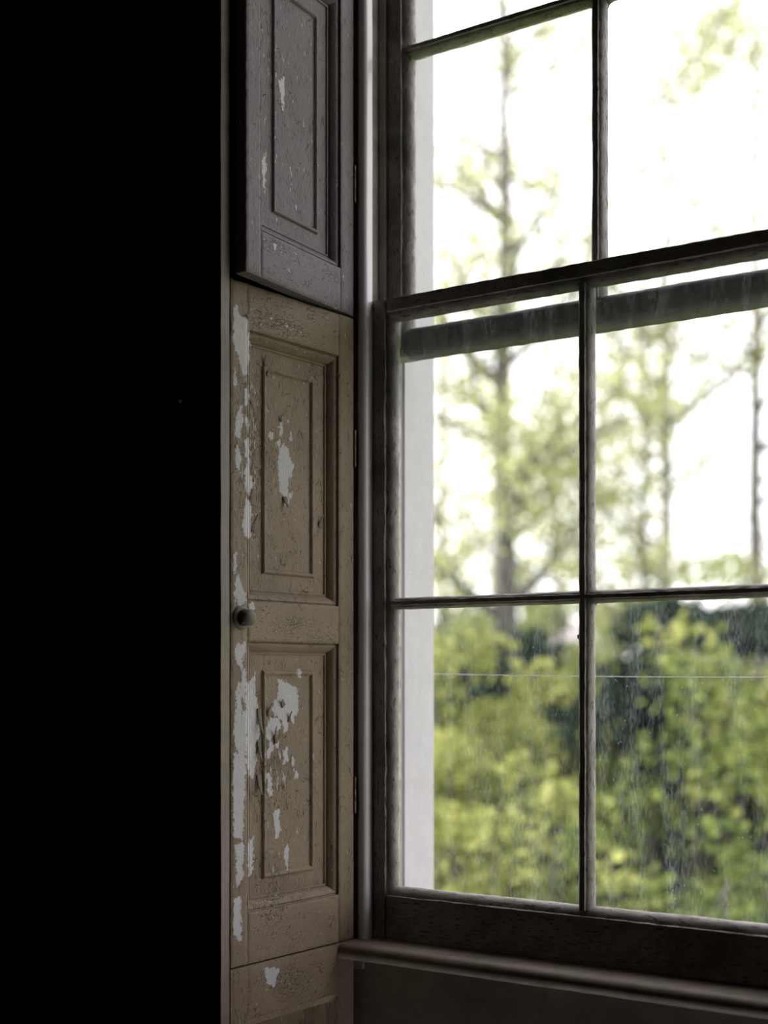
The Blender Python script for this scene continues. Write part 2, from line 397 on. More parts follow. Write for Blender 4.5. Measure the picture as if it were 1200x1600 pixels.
# ------------------------------------------------------------------ sash windows
def ovolo(w0, w1, y0, y1, yb):
    """half profile from the room face edge to the glass edge: list of (w, y)"""
    pts = [(w0, y0), (w0 + 0.0006, y0 + 0.003)]
    for k in range(0, 6):
        a = math.pi / 2 * k / 5
        pts.append((w0 + 0.001 + (w1 - w0 - 0.001) * math.sin(a) ** 1.2, y0 + 0.004 + (y1 - y0 - 0.004) * (1 - math.cos(a))))
    pts += [(w1, yb)]
    return pts
def sash(name, label, y, zr, gmat, horns=False):
    """zr: list of z limits (bottom of bottom rail, pane edges..., top of top rail)"""
    zb0, p0b, p0t, p1b, p1t, zt0 = zr
    root = empty(name, (0, 0, 0)); tag(root, label, kind='structure')
    D = 0.042; yo = y + D
    SL0, SL1 = -1.0555, -1.007
    # stiles
    h = ovolo(-1.0205, SL1, y, y + 0.018, y + 0.026)
    prof = [(SL0, y)] + h + [(SL1 - 0.008, yo), (SL0, yo)]
    N = int((zt0 - zb0) / 0.006)
    for s in (1, -1):
        MB().bar([(f(a, s), b) for a, b in prof], 'z', zb0, zt0, N, 0.0011, 2 + s + y * 50).build('stile', M['sash'], root, smooth=38)
    # rails
    Nx = 170
    def rail(z0, z1, up, seed, w=0.013, mat=M['sash_h']):
        zz = z1 if up else z0                # glass edge
        d = -1 if up else 1
        hh = [(yy, zz + d * (SL1 - a)) for a, yy in ovolo(SL1 - w, SL1, y, y + 0.018, y + 0.026)]
        far = z0 if up else z1
        rc = 0.016 if (up and y > 0.01) else 0.002
        pr = [(y + rc - rc * math.sin(math.pi / 2 * k / 5), far - d * rc * (1 - math.cos(math.pi / 2 * k / 5))) for k in range(6)]
        pr = pr + hh + [(yo, zz + d * 0.006), (yo, far)]
        MB().bar(pr, 'x', SL1 - 0.010, mir(SL1) + 0.010, Nx, 0.0008, seed).build('rail', mat, root, smooth=38)
    rail(zb0, p0b, True, 21 + y * 30, mat=M['sash_dark'] if y > 0.01 else M['sash_h']); rail(p1t, zt0, False, 31 + y * 30)
    # glazing bars: lamb's-tongue section, putty slope outside
    def gbar(axis, c, a, b, seed):
        half = ovolo(0.0036, 0.0108, y + 0.0005, y + 0.019, y + 0.026)
        pr = [(-w_, yy) for w_, yy in half][::-1]
        pr = [(-0.004, yo - 0.003)] + pr + half + [(0.004, yo - 0.003)]
        if axis == 'z': q = [(c + w_, yy) for w_, yy in pr]
        else: q = [(yy, c + w_ * 0.86) for w_, yy in pr]
        return MB().bar(q, axis, a, b, int((b - a) / 0.005), 0.0007, seed).build('glazing_bar', M['sash' if axis == 'z' else 'sash_h'], root, smooth=38)
    xb = (-0.678, -0.349); zc = (p0t + p1b) / 2
    for k, c in enumerate(xb): gbar('z', c, p0b - 0.004, p1t + 0.004, 41 + k + y * 20)
    edges = [SL1 - 0.004, xb[0] - 0.0035, xb[0] + 0.0035, xb[1] - 0.0035, xb[1] + 0.0035, mir(SL1) + 0.004]
    for k in range(3): gbar('x', zc, edges[2 * k], edges[2 * k + 1], 51 + k + y * 20)
    # panes
    yg = y + 0.0235
    px = [(SL1 - 0.006, xb[0] - 0.006), (xb[0] + 0.006, xb[1] - 0.006), (xb[1] + 0.006, mir(SL1) + 0.006)]
    pz = [(p0b - 0.006, p0t + 0.006), (p1b - 0.006, p1t + 0.006)]
    for (a, b) in px:
        for (c, d) in pz:
            me = MB(); me.add([(a, yg, c), (b, yg, c), (b, yg, d), (a, yg, d)], [(0, 1, 2, 3)])
            me.build('pane', gmat, root, flip=False)
    # rounded putty in the corners round each glazing-bar crossing
    rnd = random.Random(7 + int(y * 1000))
    for cx in xb:
        for sx in (1, -1):
            for sz in (1, -1):
                r = rnd.uniform(0.005, 0.011); c0 = (cx + sx * 0.0095, zc + sz * 0.008)
                pts = [c0]
                for k in range(7):
                    a = math.pi / 2 * k / 6
                    pts.append((c0[0] + sx * (r - r * math.sin(a)), c0[1] + sz * (r - r * math.cos(a))))
                MB().bar(pts, 'y', yg + 0.0012, yg + 0.008).build('putty', M['putty'], root)
    return root
PH = 0.454
low = (ZB, ZB + 0.084, ZB + 0.084 + PH, Z0 + 0.126, Z0 + 0.580, Z0 + 0.6135)
up = (Z0 + 0.532, Z0 + 0.580, Z0 + 0.580 + PH, Z0 + 0.598 + PH, Z0 + 0.598 + 2 * PH, Z0 + 0.648 + 2 * PH)
win1 = sash('window_1', 'worn lower sash with dusty panes and flaking glazing bars', 0.0, low, M['glass_low'])
# lump of old putty on the edge of the first glazing bar
MB().lathe([(-0.004, 0.0008), (-0.003, 0.0026), (0.0, 0.0034), (0.002, 0.0028), (0.0045, 0.001)], (-0.6895, 0.018, Z0 + 0.057), (-0.5, -0.2, 0.8), 10).build('putty', M['putty'], win1, smooth=60)
win2 = sash('window_2', 'upper sash slid down behind the lower one, its bottom rail showing through glass', 0.053, up, M['glass_up'])

# thin wire stretched across the opening outside, between two screw eyes in the reveals
wr = empty('wire', (-1.10, 0.212, Z0)); tag(wr, 'thin pale wire stretched across the opening outside the lower panes', 'wire')
pts = [(x_, 0, 0.003 - 0.006 * math.sin(math.pi * x_ / 1.173)) for x_ in np.linspace(0, 1.173, 24)]
MB().tube(pts, 0.0009, 6).build('strand', M['steel'], wr)
for x_ in (0.0, 1.173):
    MB().tube([(x_, 0.004 * math.cos(a), 0.003 + 0.004 * math.sin(a)) for a in np.linspace(0, 2 * math.pi, 12)], 0.0012, 6).build('screw_eye', M['iron'], wr)

# ------------------------------------------------------------------ shutters
# local axes of a leaf: x = away from the hinge, y = out of the face, z = up (relative to eye level)
# bare patches, hand placed on the lower leaf: polygons in (x mm, z mm)
POLY_LOW = [
 # upper part of the free stile
 [(262,536),(258,543),(254,533),(248,526),(240,528),(236,533),(233,526),(232,496),(233,474),(236,453),(240,440),(247,449),(252,473),(259,476),(263,492)],
 [(258,440),(262,446),(261,420),(259,424)], [(239,420),(235,430),(234,405),(240,398)],
 [(254,388),(248,396),(246,372),(251,352),(258,350),(259,370)], [(238,380),(234,372),(236,362)],
 [(258,330),(254,338),(250,322),(252,300),(257,306)], [(240,345),(235,350),(233,318),(238,320)],
 [(241,300),(233,318),(228,290),(234,268),(238,280)],
 [(236,262),(230,258),(226,225),(231,208),(241,205),(244,225),(240,250)],
 [(262,175),(258,180),(258,155),(262,150)],
 # stile above the knob
 [(258,140),(252,148),(246,128),(240,120),(241,104),(254,104),(260,116)], [(262,120),(258,124),(259,110)],
 [(232,104),(224,108),(221,98),(232,96)],
 # stile below the knob
 [(260,38),(254,48),(247,42),(241,50),(240,36),(247,26),(247,12),(243,4),(252,14),(258,22)],
 [(245,2),(240,8),(239,-40),(245,-36),(248,-18)], [(256,-18),(252,-12),(250,-45),(245,-60),(239,-50),(238,-110),(246,-118),(256,-108),(262,-86),(259,-58)],
 [(262,-116),(240,-112),(241,-170),(243,-190),(246,-240),(262,-236),(264,-170)],
 [(258,-250),(244,-246),(246,-300),(256,-310)], [(262,-330),(250,-325),(248,-390),(262,-380)],
 # flat margin of the lower panel, beside the free stile
 [(236,-14),(226,-8),(222,2),(221,-15),(219,-36),(214,-49),(214,-86),(212,-94),(221,-103),(221,-116),(217,-128),(222,-138),(226,-155),(233,-149),(236,-131),(238,-79),(238,-42)],
 [(234,-250),(224,-244),(226,-290),(232,-300)],
 # field of the lower panel
 [(172,-5),(164,-9),(155,-12),(146,-17),(133,-19),(129,-24),(128,-42),(131,-60),(138,-65),(136,-74),(141,-75),(146,-65),(149,-56),(154,-67),(151,-84),(157,-88),(162,-70),(172,-65),(185,-54),(180,-42),(174,-33),(170,-23)],
 [(189,-65),(173,-68),(165,-78),(175,-86),(185,-96),(197,-121),(193,-127),(181,-109),(197,-93),(195,-80)],
 [(176,-102),(170,-104),(172,-113),(177,-110)], [(161,-118),(154,-113),(151,-132),(159,-137)], [(195,-150),(188,-156),(186,-184),(192,-182)],
 [(141,-128),(135,-133),(139,-147)], [(132,-150),(128,-158),(134,-160)], [(129,9),(122,7),(124,-3),(129,0)], [(180,-210),(170,-205),(168,-240),(176,-250)], [(160,-270),(150,-262),(152,-300)],
 # field of the upper panel
 [(168,349),(161,357),(151,349),(147,337),(139,325),(141,315),(151,305),(151,289),(157,279),(163,277),(169,293),(170,327)],
 [(168,390),(164,398),(162,376),(168,370)], [(190,372),(185,376),(185,362),(190,362)], [(171,360),(168,364),(166,350),(170,348)],
 [(156,286),(150,290),(152,268),(158,264)], [(148,282),(142,282),(150,268)],
 [(153,394),(149,396),(149,386)], [(145,376),(142,368),(148,364)],
]
WEAR_LOW = [(235,330,40,200,1.0),(185,330,40,120,0.75),(170,535,85,26,0.95),(190,470,50,30,0.7),(150,75,80,32,0.62),(185,-150,60,120,0.9),
            (245,-120,22,200,0.5),(110,300,60,80,0.45),(160,18,70,18,0.6),(75,270,8,60,0.8),(190,-330,60,90,0.8),(170,190,60,50,0.45),(245,540,25,50,0.45)]
POLY_UP = [[(170,612),(168,614),(166,610)], [(205,640),(200,642),(203,634)], [(230,760),(222,780),(224,720)], [(188,900),(176,910),(180,860)]]
WEAR_UP = [(200,640,45,14,0.95),(150,600,90,10,0.55),(130,615,110,30,0.40),(30,660,10,120,0.7),(190,900,60,120,0.6)]

def poly_sd(P, poly):
    poly = np.array(poly, float); n = len(poly)
    d2 = np.full(len(P), 1e9); ins = np.zeros(len(P), bool)
    for i in range(n):
        a = poly[i]; b = poly[(i + 1) % n]; ab = b - a
        t = np.clip(((P - a) @ ab) / max(ab @ ab, 1e-9), 0, 1)
        q = a + t[:, None] * ab; d2 = np.minimum(d2, ((P - q) ** 2).sum(1))
        c = ((a[1] > P[:, 1]) != (b[1] > P[:, 1]))
        with np.errstate(divide='ignore', invalid='ignore'):
            xi = (b[0] - a[0]) * (P[:, 1] - a[1]) / (b[1] - a[1]) + a[0]
        ins ^= (c & (P[:, 0] < xi))
    d = np.sqrt(d2); return np.where(ins, -d, d)

def set_wear(o, polys, wears):
    me = o.data; n = len(me.vertices); co = np.empty(n * 3, np.float32); me.vertices.foreach_get('co', co)
    co = co.reshape(-1, 3).astype(float) * 1000; P = co[:, [0, 2]].copy(); P[:, 0] -= 0.96 * np.clip(co[:, 1], -20, 0)   # recessed faces are seen shifted against the measured plane
    sd = np.full(n, 60.0)
    for p in polys: sd = np.minimum(sd, poly_sd(P, p))
    sd[co[:, 1] < -18] = 60
    wv = np.full(n, 0.42)
    for (cx, cz, rx, rz, a) in wears: wv = np.maximum(wv, a * np.exp(-(((P[:, 0]-cx)/rx)**2 + ((P[:, 1]-cz)/rz)**2)))
    me.attributes.new('bare', 'FLOAT', 'POINT').data.foreach_set('value', (sd / 1000).astype(np.float32))
    me.attributes.new('wear', 'FLOAT', 'POINT').data.foreach_set('value', wv.astype(np.float32))

def grid_board(x0, x1, z0, z1, y0, y1, st=0.003, seed=0, rag=0.0):
    """a board with a finely divided front face; its edges waver like old timber"""
    nx = max(2, int((x1 - x0) / st)); nz = max(2, int((z1 - z0) / st)); mb = MB(); vs_ = []
    for j in range(nz + 1):
        for i in range(nx + 1):
            x = x0 + (x1 - x0) * i / nx; z = z0 + (z1 - z0) * j / nz
            e = min(i, nx - i, j, nz - j) == 0
            nv = mnoise.noise_vector(Vector((x * 90 + seed, 3.1, z * 90)))
            y = y1 + 0.0003 * mnoise.noise(Vector((x * 25, seed, z * 8)))
            if e: y -= 0.0012; 
            dx = rag * nv.x if e else 0; dz = rag * nv.z if e else 0
            vs_.append((x + dx, y, z + dz))
    fs = []
    for j in range(nz):
        for i in range(nx):
            a = j * (nx + 1) + i; fs.append((a, a + 1, a + nx + 2, a + nx + 1))
    ring = [i for i in range(nx + 1)] + [j * (nx + 1) + nx for j in range(1, nz + 1)] + [nz * (nx + 1) + i for i in range(nx - 1, -1, -1)] + [j * (nx + 1) for j in range(nz - 1, 0, -1)]
    b0 = len(vs_)
    for k in ring: vs_.append((vs_[k][0], y0, vs_[k][2]))
    m = len(ring)
    for k in range(m): fs.append((ring[k], b0 + k, b0 + (k + 1) % m, ring[(k + 1) % m]))
    fs.append(tuple(b0 + k for k in range(m)))
    return mb.add(vs_, fs)

def rect_rings(x0, x1, z0, z1, prof, st=0.004, cap=False, seed=0, jit=0.0003):
    """nested rectangles: prof = (inset, y). mitred mouldings and fielded panels"""
    nx = max(2, int((x1 - x0) / st)); nz = max(2, int((z1 - z0) / st)); mb = MB(); vs_ = []; fs = []
    def ring(ins, y):
        a, b, c, d = x0 + ins, x1 - ins, z0 + ins, z1 - ins
        L = [(a + (b - a) * i / nx, c) for i in range(nx)] + [(b, c + (d - c) * j / nz) for j in range(nz)] + \
            [(b - (b - a) * i / nx, d) for i in range(nx)] + [(a, d - (d - c) * j / nz) for j in range(nz)]
        return [(p[0], y + jit * mnoise.noise(Vector((p[0] * 120, seed + y * 300, p[1] * 120))), p[1]) for p in L]
    m = 2 * (nx + nz)
    for (ins, y) in prof: vs_ += ring(ins, y)
    for r in range(len(prof) - 1):
        for k in range(m): fs.append((r*m + k, r*m + (k+1) % m, (r+1)*m + (k+1) % m, (r+1)*m + k))
    if cap:                                       # fill the innermost rectangle with a grid
        ins, y = prof[-1]; a, b, c, d = x0 + ins, x1 - ins, z0 + ins, z1 - ins
        base = (len(prof) - 1) * m; idx = {}
        for i in range(nx): idx[(i, 0)] = base + i; idx[(nx - i, nz)] = base + nx + nz + i
        for j in range(nz): idx[(nx, j)] = base + nx + j; idx[(0, nz - j)] = base + 2*nx + nz + j
        for j in range(1, nz):
            for i in range(1, nx):
                idx[(i, j)] = len(vs_); x = a + (b - a) * i / nx; z = c + (d - c) * j / nz
                vs_.append((x, y + 0.0004 * mnoise.noise(Vector((x * 22, seed, z * 9))), z))
        for j in range(nz):
            for i in range(nx): fs.append((idx[(i, j)], idx[(i+1, j)], idx[(i+1, j+1)], idx[(i, j+1)]))
    return mb.add(vs_, fs)

def densify(prof, st=0.003):
    out = [prof[0]]
    for a, b in zip(prof, prof[1:]):
        n = max(1, int(math.hypot(b[0]-a[0], b[1]-a[1]) / st))
        for k in range(1, n + 1): out.append((a[0] + (b[0]-a[0])*k/n, a[1] + (b[1]-a[1])*k/n))
    return out

W_ = 0.268; TH = 0.021
def flake(root, x, z, w, h, rot, curl, y=0.0, seed=0):
    """a curled tongue of paint lifting off the face"""
    n, m_ = 6, 4; vs_ = []
    for i in range(n + 1):
        t = i / n
        for j in range(m_ + 1):
            u = (j / m_ - 0.5) * w * (1 - 0.75 * t ** 1.5) + 0.0009 * mnoise.noise(Vector((i * 1.7, j * 2.3, seed)))
            a = curl * t; L = h * t
            py = y + 0.0006 + (h / curl) * (1 - math.cos(a)) * 0.8; v = (h / curl) * math.sin(a)
            vs_.append((x + u * math.cos(rot) - v * math.sin(rot), py, z + u * math.sin(rot) + v * math.cos(rot)))
    fs = [(i*(m_+1)+j, i*(m_+1)+j+1, (i+1)*(m_+1)+j+1, (i+1)*(m_+1)+j) for i in range(n) for j in range(m_)]
    o = MB().add(vs_, fs).build('paint_flake', M['flake'], root, smooth=60, flip=False)
    sm = o.modifiers.new('thick', 'SOLIDIFY'); sm.thickness = 0.0006
    return o

def leaf_shutter(name, label, head, z0, z1, rails, polys, wears, lower):
    """rails: list of (z0, z1) from bottom to top, panels lie between"""
    root = empty(name, (-1.0605, -0.030, Z0), R(180 + head))
    tag(root, label, 'shutter', 'folding shutter leaves beside the window')
    S0, S1 = 0.0355, 0.2345                            # stile limits
    parts = []; mv, mh = (M['shut_v'], M['shut_h']) if lower else (M['shut_grey_v'], M['shut_grey_h'])
    parts.append(grid_board(0.0, S0 - 0.0004, z0, z1, -TH, 0, seed=1, rag=0.0007).build('stile', mv, root, smooth=40))
    parts.append(grid_board(S1 + 0.0004, W_, z0, z1, -TH, 0, seed=2, rag=0.0009).build('stile', mv, root, smooth=40))
    for k, (a, b) in enumerate(rails):
        parts.append(grid_board(S0, S1, a, b, -TH, -0.0002, seed=3 + k, rag=0.0005).build('rail', mh, root, smooth=40))
    for k in range(len(rails) - 1):
        pz0, pz1 = rails[k][1], rails[k + 1][0]
        # moulding: fillet, ovolo, quirk, mitred round the opening
        mp = [(0.0, -0.0008), (0.0003, -0.0052), (0.0016, -0.0058), (0.0030, -0.0044), (0.0052, -0.0046), (0.0085, -0.0070), (0.0115, -0.0105), (0.0135, -0.0128), (0.0142, -0.0152), (0.0158, -0.0154), (0.0164, -0.0142), (0.0185, -0.0144), (0.0192, -0.017)]
        # fielded panel: flat margin, sunk bead, field
        fp = densify([(0.016, -0.0165), (0.043, -0.0160)], 0.004) + [(0.0436, -0.0148), (0.0450, -0.0128), (0.0468, -0.0122), (0.0486, -0.0128), (0.0504, -0.0148), (0.0515, -0.0162)]
        pn = rect_rings(S0, S1, pz0, pz1, fp, 0.003, True, 5 + k).build('panel', mv, root, smooth=50)
        mo = rect_rings(S0, S1, pz0, pz1, mp, 0.004, False, 9 + k).build('moulding', mv, pn, smooth=35)
        parts += [pn, mo]
    for o in parts: set_wear(o, polys, wears)
    return root

low_sh = leaf_shutter('shutter', 'tan shutter with a knob, its paint peeling to white primer', 80.5, -0.428, 0.5795,
    [(-0.428, -0.352), (0.0505, 0.1105), (0.5125, 0.5795)], POLY_LOW, WEAR_LOW, True)
up_sh = leaf_shutter('shutter', 'greyer upper shutter standing slightly ajar above the peeling one', 87.2, 0.5835, 1.60,
    [(0.5835, 0.6525), (1.085, 1.145), (1.535, 1.60)], POLY_UP, WEAR_UP, False)

# knob on the free stile of the lower leaf
kb = MB().lathe([(0.0, 0.0178), (0.0014, 0.0178), (0.0034, 0.0165), (0.0042, 0.0140), (0.0030, 0.0115)], (0.2475, 0, 0.0845), (0, 1, 0), 32).build('knob', M['knobpaint'], low_sh, smooth=40)
MB().lathe([(0.002, 0.0110), (0.006, 0.0118), (0.009, 0.0108), (0.012, 0.0075), (0.0140, 0.006)], (0.2475, 0, 0.0845), (0, 1, 0), 28).build('neck', M['iron'], kb, smooth=40)
MB().lathe([(0.0135, 0.005), (0.0142, 0.0110), (0.0165, 0.0124), (0.0190, 0.0118), (0.0212, 0.0090), (0.0225, 0.004), (0.0227, 0.001)], (0.2475, 0, 0.0845), (0, 1, 0), 28).build('grip', M['knobpaint'], kb, smooth=40)
kb['label'] = 'small turned metal knob'
# butt hinges between leaf and frame
for root, zs in ((low_sh, (0.3685, -0.195)), (up_sh, (0.80, 1.38))):
    for z in zs:
        h = MB().lathe([(-0.030, 0.0032), (-0.0105, 0.0032), (-0.010, 0.0028), (-0.0095, 0.0032), (0.0095, 0.0032), (0.010, 0.0028), (0.0105, 0.0032), (0.030, 0.0032)], (-0.0022, -0.001, z), (0, 0, 1), 14)
        h.box(-0.0015, 0.0015, -0.022, -0.001, z - 0.030, z + 0.030)
        h.build('hinge', M['brass'], root, smooth=40)
# curled paint along the edges of the bare patches
rn = random.Random(4)
for (x, z, w_, h_, rot, curl, y) in [
    (158, 276, 9, 20, math.pi * 0.97, 1.3, -16), (166, 390, 5, 14, -0.1, 1.2, -16), (229, 255, 7, 26, -0.15, 1.1, -16), (226, 215, 7, 30, 0.1, 1.2, -16),
    (228, 300, 6, 22, -0.15, 1.2, -16), (80, 236, 6, 22, 0.12, 1.2, -16), (213, -50, 8, 40, math.pi * 0.99, 0.7, -16), (213, -98, 7, 34, math.pi, 0.8, -16),
    (213, -150, 10, 32, math.pi, 0.8, -16), (176, -104, 6, 30, -0.30, 1.0, -16), (194, -62, 5, 22, 0.15, 1.0, -16), (160, -48, 9, 15, -0.6, 1.2, -16), (148, -72, 5, 18, 0.0, 1.1, -16),
    (232, 530, 8, 10, -1.2, 1.2, -0.2), (200, 470, 6, 18, -0.1, 1.0, -16), (196, 455, 5, 14, 0.2, 1.0, -16), (228, 412, 7, 13, math.pi, 1.0, -14)]:
    flake(low_sh, (x + 0.96 * y) / 1000, z / 1000, w_ / 1000, h_ / 1000, rot, curl * 0.7, y / 1000, rn.random() * 50)

# panelled elbow below the lower leaf
el = empty('trim_%d' % tn, (-1.0605, -0.030, Z0), R(180 + 80.5)); tag(el, 'short panelled elbow lining under the peeling shutter', kind='structure'); tn += 1
for (a, b) in ((0.0, 0.036), (0.234, 0.268)):
    set_wear(grid_board(a, b, -EYE, -0.4305, -0.03, 0, 0.008, 2).build('stile', M['shut_v'], el, smooth=40), [], [(240, -500, 40, 80, 0.7)])
for (a, b) in ((-0.51, -0.4305), (-EYE, -EYE + 0.12)):
    set_wear(grid_board(0.0362, 0.2338, a, b, -0.03, -0.0002, 0.005, 3).build('rail', M['shut_h'], el, smooth=40), [[(200,-440),(170,-446),(180,-470),(196,-464)]], [(150, -470, 80, 40, 0.8)])
set_wear(rect_rings(0.036, 0.234, -EYE + 0.12, -0.51, [(0, -0.001), (0.004, -0.006), (0.012, -0.010), (0.0145, -0.0145), (0.043, -0.0150), (0.048, -0.0120)], 0.006, True, 5).build('panel', M['shut_v'], el, smooth=40), [], [(180, -560, 60, 60, 0.7)])
# plain splayed lining on the right of the window (out of view, keeps the opening closed)
sp = MB(); a0 = (mir(-1.0605), -0.030); a1 = (mir(-1.1047), -0.294)
sp.bar([a0, a1, (a1[0] + 0.02, a1[1]), (a0[0] + 0.02, a0[1])], 'z', 0.0, ZT + 0.01)
struct(sp, 'trim_%d' % tn, M['casing'], 'plain splayed lining right of the window'); tn += 1

# ------------------------------------------------------------------ garden
GZ = -0.45
def at(px, dist):
    u = (px - 600) / 1900.0; c, s_ = math.cos(R(YAW)), math.sin(R(YAW))
    return (dist * (-s_ + u * c), -1.70 + dist * (c + u * s_))
def zat(py, dist): return EYE + (1055 - py) / 1900.0 * dist
struct(MB().box(-70, 50, 0.21, 110, GZ - 0.3, GZ), 'ground', M['grass'], 'lawn outside the window')

def leaves_mesh(name, centers, size, mat, parent, rng, aspect=0.6):
    n = len(centers); c = np.asarray(centers)
    d = rng.normal(size=(n, 3)); d[:, 2] *= 0.6; d /= np.linalg.norm(d, axis=1)[:, None]
    e = np.cross(d, rng.normal(size=(n, 3))); e /= np.linalg.norm(e, axis=1)[:, None]
    sz = size * rng.uniform(0.6, 1.3, (n, 1))
    v = np.empty((n, 4, 3)); v[:, 0] = c - d * sz / 2; v[:, 1] = c + e * sz * aspect / 2; v[:, 2] = c + d * sz / 2; v[:, 3] = c - e * sz * aspect / 2
    me = bpy.data.meshes.new(name); me.vertices.add(n * 4); me.vertices.foreach_set('co', v.reshape(-1).astype(np.float32))
    me.loops.add(n * 4); me.loops.foreach_set('vertex_index', np.arange(n * 4, dtype=np.int32))
    me.polygons.add(n); me.polygons.foreach_set('loop_start', np.arange(0, n * 4, 4, dtype=np.int32)); me.polygons.foreach_set('loop_total', np.full(n, 4, np.int32))
    me.update(calc_edges=True); me.materials.append(mat)
    o = bpy.data.objects.new(name, me); COL.objects.link(o); o.parent = parent; o['kind'] = 'stuff'; return o

def tree(name, label, cat, xy, h, r, fork, spread, nb, nleaf, lsize, lmat, seed, group=None, lean=(0, 0), clump=0.45, low=0.25, ztop=99.0, keep=0.2):
    rng = np.random.default_rng(seed); rr = random.Random(seed)
    root = empty(name, (xy[0], xy[1], GZ)); tag(root, label, cat, group)
    tr = MB(); n = 9; path = []
    for i in range(n):
        t = i / (n - 1)
        path.append(Vector((lean[0] * t * h + 0.10 * r * 8 * mnoise.noise(Vector((t * 3, seed, 0))), lean[1] * t * h + 0.10 * r * 8 * mnoise.noise(Vector((t * 3, seed, 5))), t * h * 0.95)))
    tr.tube(path, [r * (1 - 0.85 * (i / (n - 1))) for i in range(n)], 10)
    tips = []
    br = MB()
    for b in range(nb):
        t = rr.uniform(fork, 0.97); i = min(int(t * (n - 1)), n - 2); p = path[i].lerp(path[i + 1], t * (n - 1) - i)
        ang = b * 2.4 + rr.uniform(-.5, .5); L = spread * rr.uniform(0.55, 1.0) * (1.15 - 0.6 * t)
        d = Vector((math.cos(ang), math.sin(ang), rr.uniform(0.15, 0.8))).normalized()
        q = [p]; rad = [r * (1 - 0.85 * t) * 0.55]
        for k in range(1, 6):
            d = (d + Vector((rr.uniform(-.25, .25), rr.uniform(-.25, .25), rr.uniform(-.12, .22)))).normalized()
            q.append(q[-1] + d * L / 5); rad.append(rad[0] * (1 - k / 5.5))
            if k >= 2: tips.append(q[-1].copy())
            if k in (2, 3, 4):
                d2 = (d + Vector((rr.uniform(-1, 1), rr.uniform(-1, 1), rr.uniform(-.3, .7)))).normalized(); e = q[-1] + d2 * L * rr.uniform(.2, .4)
                br.tube([q[-1], (q[-1] + e) / 2 + Vector((0, 0, .04)), e], [rad[-1] * .6, rad[-1] * .4, rad[-1] * .2], 5); tips.append(e); tips.append((q[-1] + e) / 2)
            for w2 in range(2):                # fine twigs
                d3 = (d + Vector((rr.uniform(-1, 1), rr.uniform(-1, 1), rr.uniform(-.3, .9)))).normalized(); e3 = q[-1] + d3 * L * rr.uniform(.15, .35)
                br.tube([q[-1], (q[-1] + e3) / 2 + Vector((rr.uniform(-.05, .05), rr.uniform(-.05, .05), .03)), e3], [0.010, 0.007, 0.003], 4); tips.append(e3)
        br.tube(q, rad, 6)
    tk = tr.build('trunk', M['bark'], root, smooth=60, flip=False)
    br.build('branch', M['bark'], tk, smooth=60, flip=False)['kind'] = 'stuff'
    T = np.array([tuple(t) for t in tips]); idx = rng.integers(0, len(T), nleaf)
    c = T[idx] + rng.normal(size=(nleaf, 3)) * clump * np.array([1, 1, 0.7]) * rng.uniform(0.3, 1, (nleaf, 1))
    c = c[(c[:, 2] > low) & ((c[:, 2] < ztop) | (rng.uniform(size=len(c)) < keep))]
    leaves_mesh('crown', c, lsize, lmat, root, rng)
    return root

def shrub(name, label, xy, rx, ry, h, nleaf, lsize, lmat, seed, group='shrubs outside the window', nc=26):
    rng = np.random.default_rng(seed); rr = random.Random(seed)
    root = empty(name, (xy[0], xy[1], GZ)); tag(root, label, 'shrub', group)
    st = MB(); C = []
    for k in range(nc):
        a = rr.uniform(0, 2 * math.pi); q = math.sqrt(rr.uniform(0.02, 1)); z = h * rr.uniform(0.18, 1.0) * (1 - 0.35 * q * q)
        C.append((rx * q * math.cos(a), ry * q * math.sin(a), z))
        if k % 3 == 0: st.tube([(0.15 * rx * math.cos(a), 0.15 * ry * math.sin(a), 0), (0.5 * C[-1][0], 0.5 * C[-1][1], 0.6 * z), C[-1]], [0.022, 0.015, 0.006], 6)
    st.build('stem', M['bark'], root, smooth=60, flip=False)
    C = np.array(C); idx = rng.integers(0, nc, nleaf)
    d = rng.normal(size=(nleaf, 3)); d /= np.linalg.norm(d, axis=1)[:, None]
    c = C[idx] + d * (0.28 * min(rx, h)) * rng.uniform(0.45, 1.05, (nleaf, 1)) * np.array([1.1, 1.1, 0.75])
    c = c[c[:, 2] > 0.03]
    leaves_mesh('foliage', c, lsize, lmat, root, rng, 0.7)
    return root

# big lime-green shrubs in front
SH = [  # px, dist, rx, ry, top pixel, leaves, size, material, label
 (640, 7.6, 0.95, 0.8, 985, 3600, 0.085, 'leaf_lime', 'lime green shrub showing beside the pale reveal, leftmost of the shrubs'),
 (735, 7.0, 0.70, 0.7, 1000, 2700, 0.085, 'leaf_lime', 'bright lime shrub in front of the thick tree trunk'),
 (885, 7.8, 0.9, 0.7, 985, 1000, 0.08, 'leaf_mid', 'green shrub behind the middle glazing bar'),
 (1000, 7.2, 0.95, 0.7, 985, 1100, 0.08, 'leaf_mid', 'mid green shrub seen through the right hand panes'),
 (1120, 7.6, 1.0, 0.8, 985, 1600, 0.085, 'leaf_lime', 'lime shrub at the far right, beyond the right hand panes'),
 (1240, 7.9, 1.0, 0.8, 1000, 4000, 0.085, 'leaf_mid', 'green shrub at the right edge of the picture'),
 (700, 5.6, 0.6, 0.5, 1195, 3000, 0.075, 'leaf_lime', 'low lime shrub nearest the window, below the bright one'),
 (830, 5.9, 0.6, 0.5, 1165, 600, 0.075, 'leaf_lime', 'low leafy shrub under the dark gap in the hedge'),
 (1010, 5.8, 0.6, 0.5, 1190, 600, 0.075, 'leaf_mid', 'low green shrub in the lower right hand pane'),
]
for k, (px, d_, rx, ry, py, nl_, ls, mt, lb) in enumerate(SH):
    shrub('garden_shrub', lb, at(px, d_), rx, ry, (zat(py, d_) - GZ) * 1.05, nl_, ls, M[mt], 100 + k)
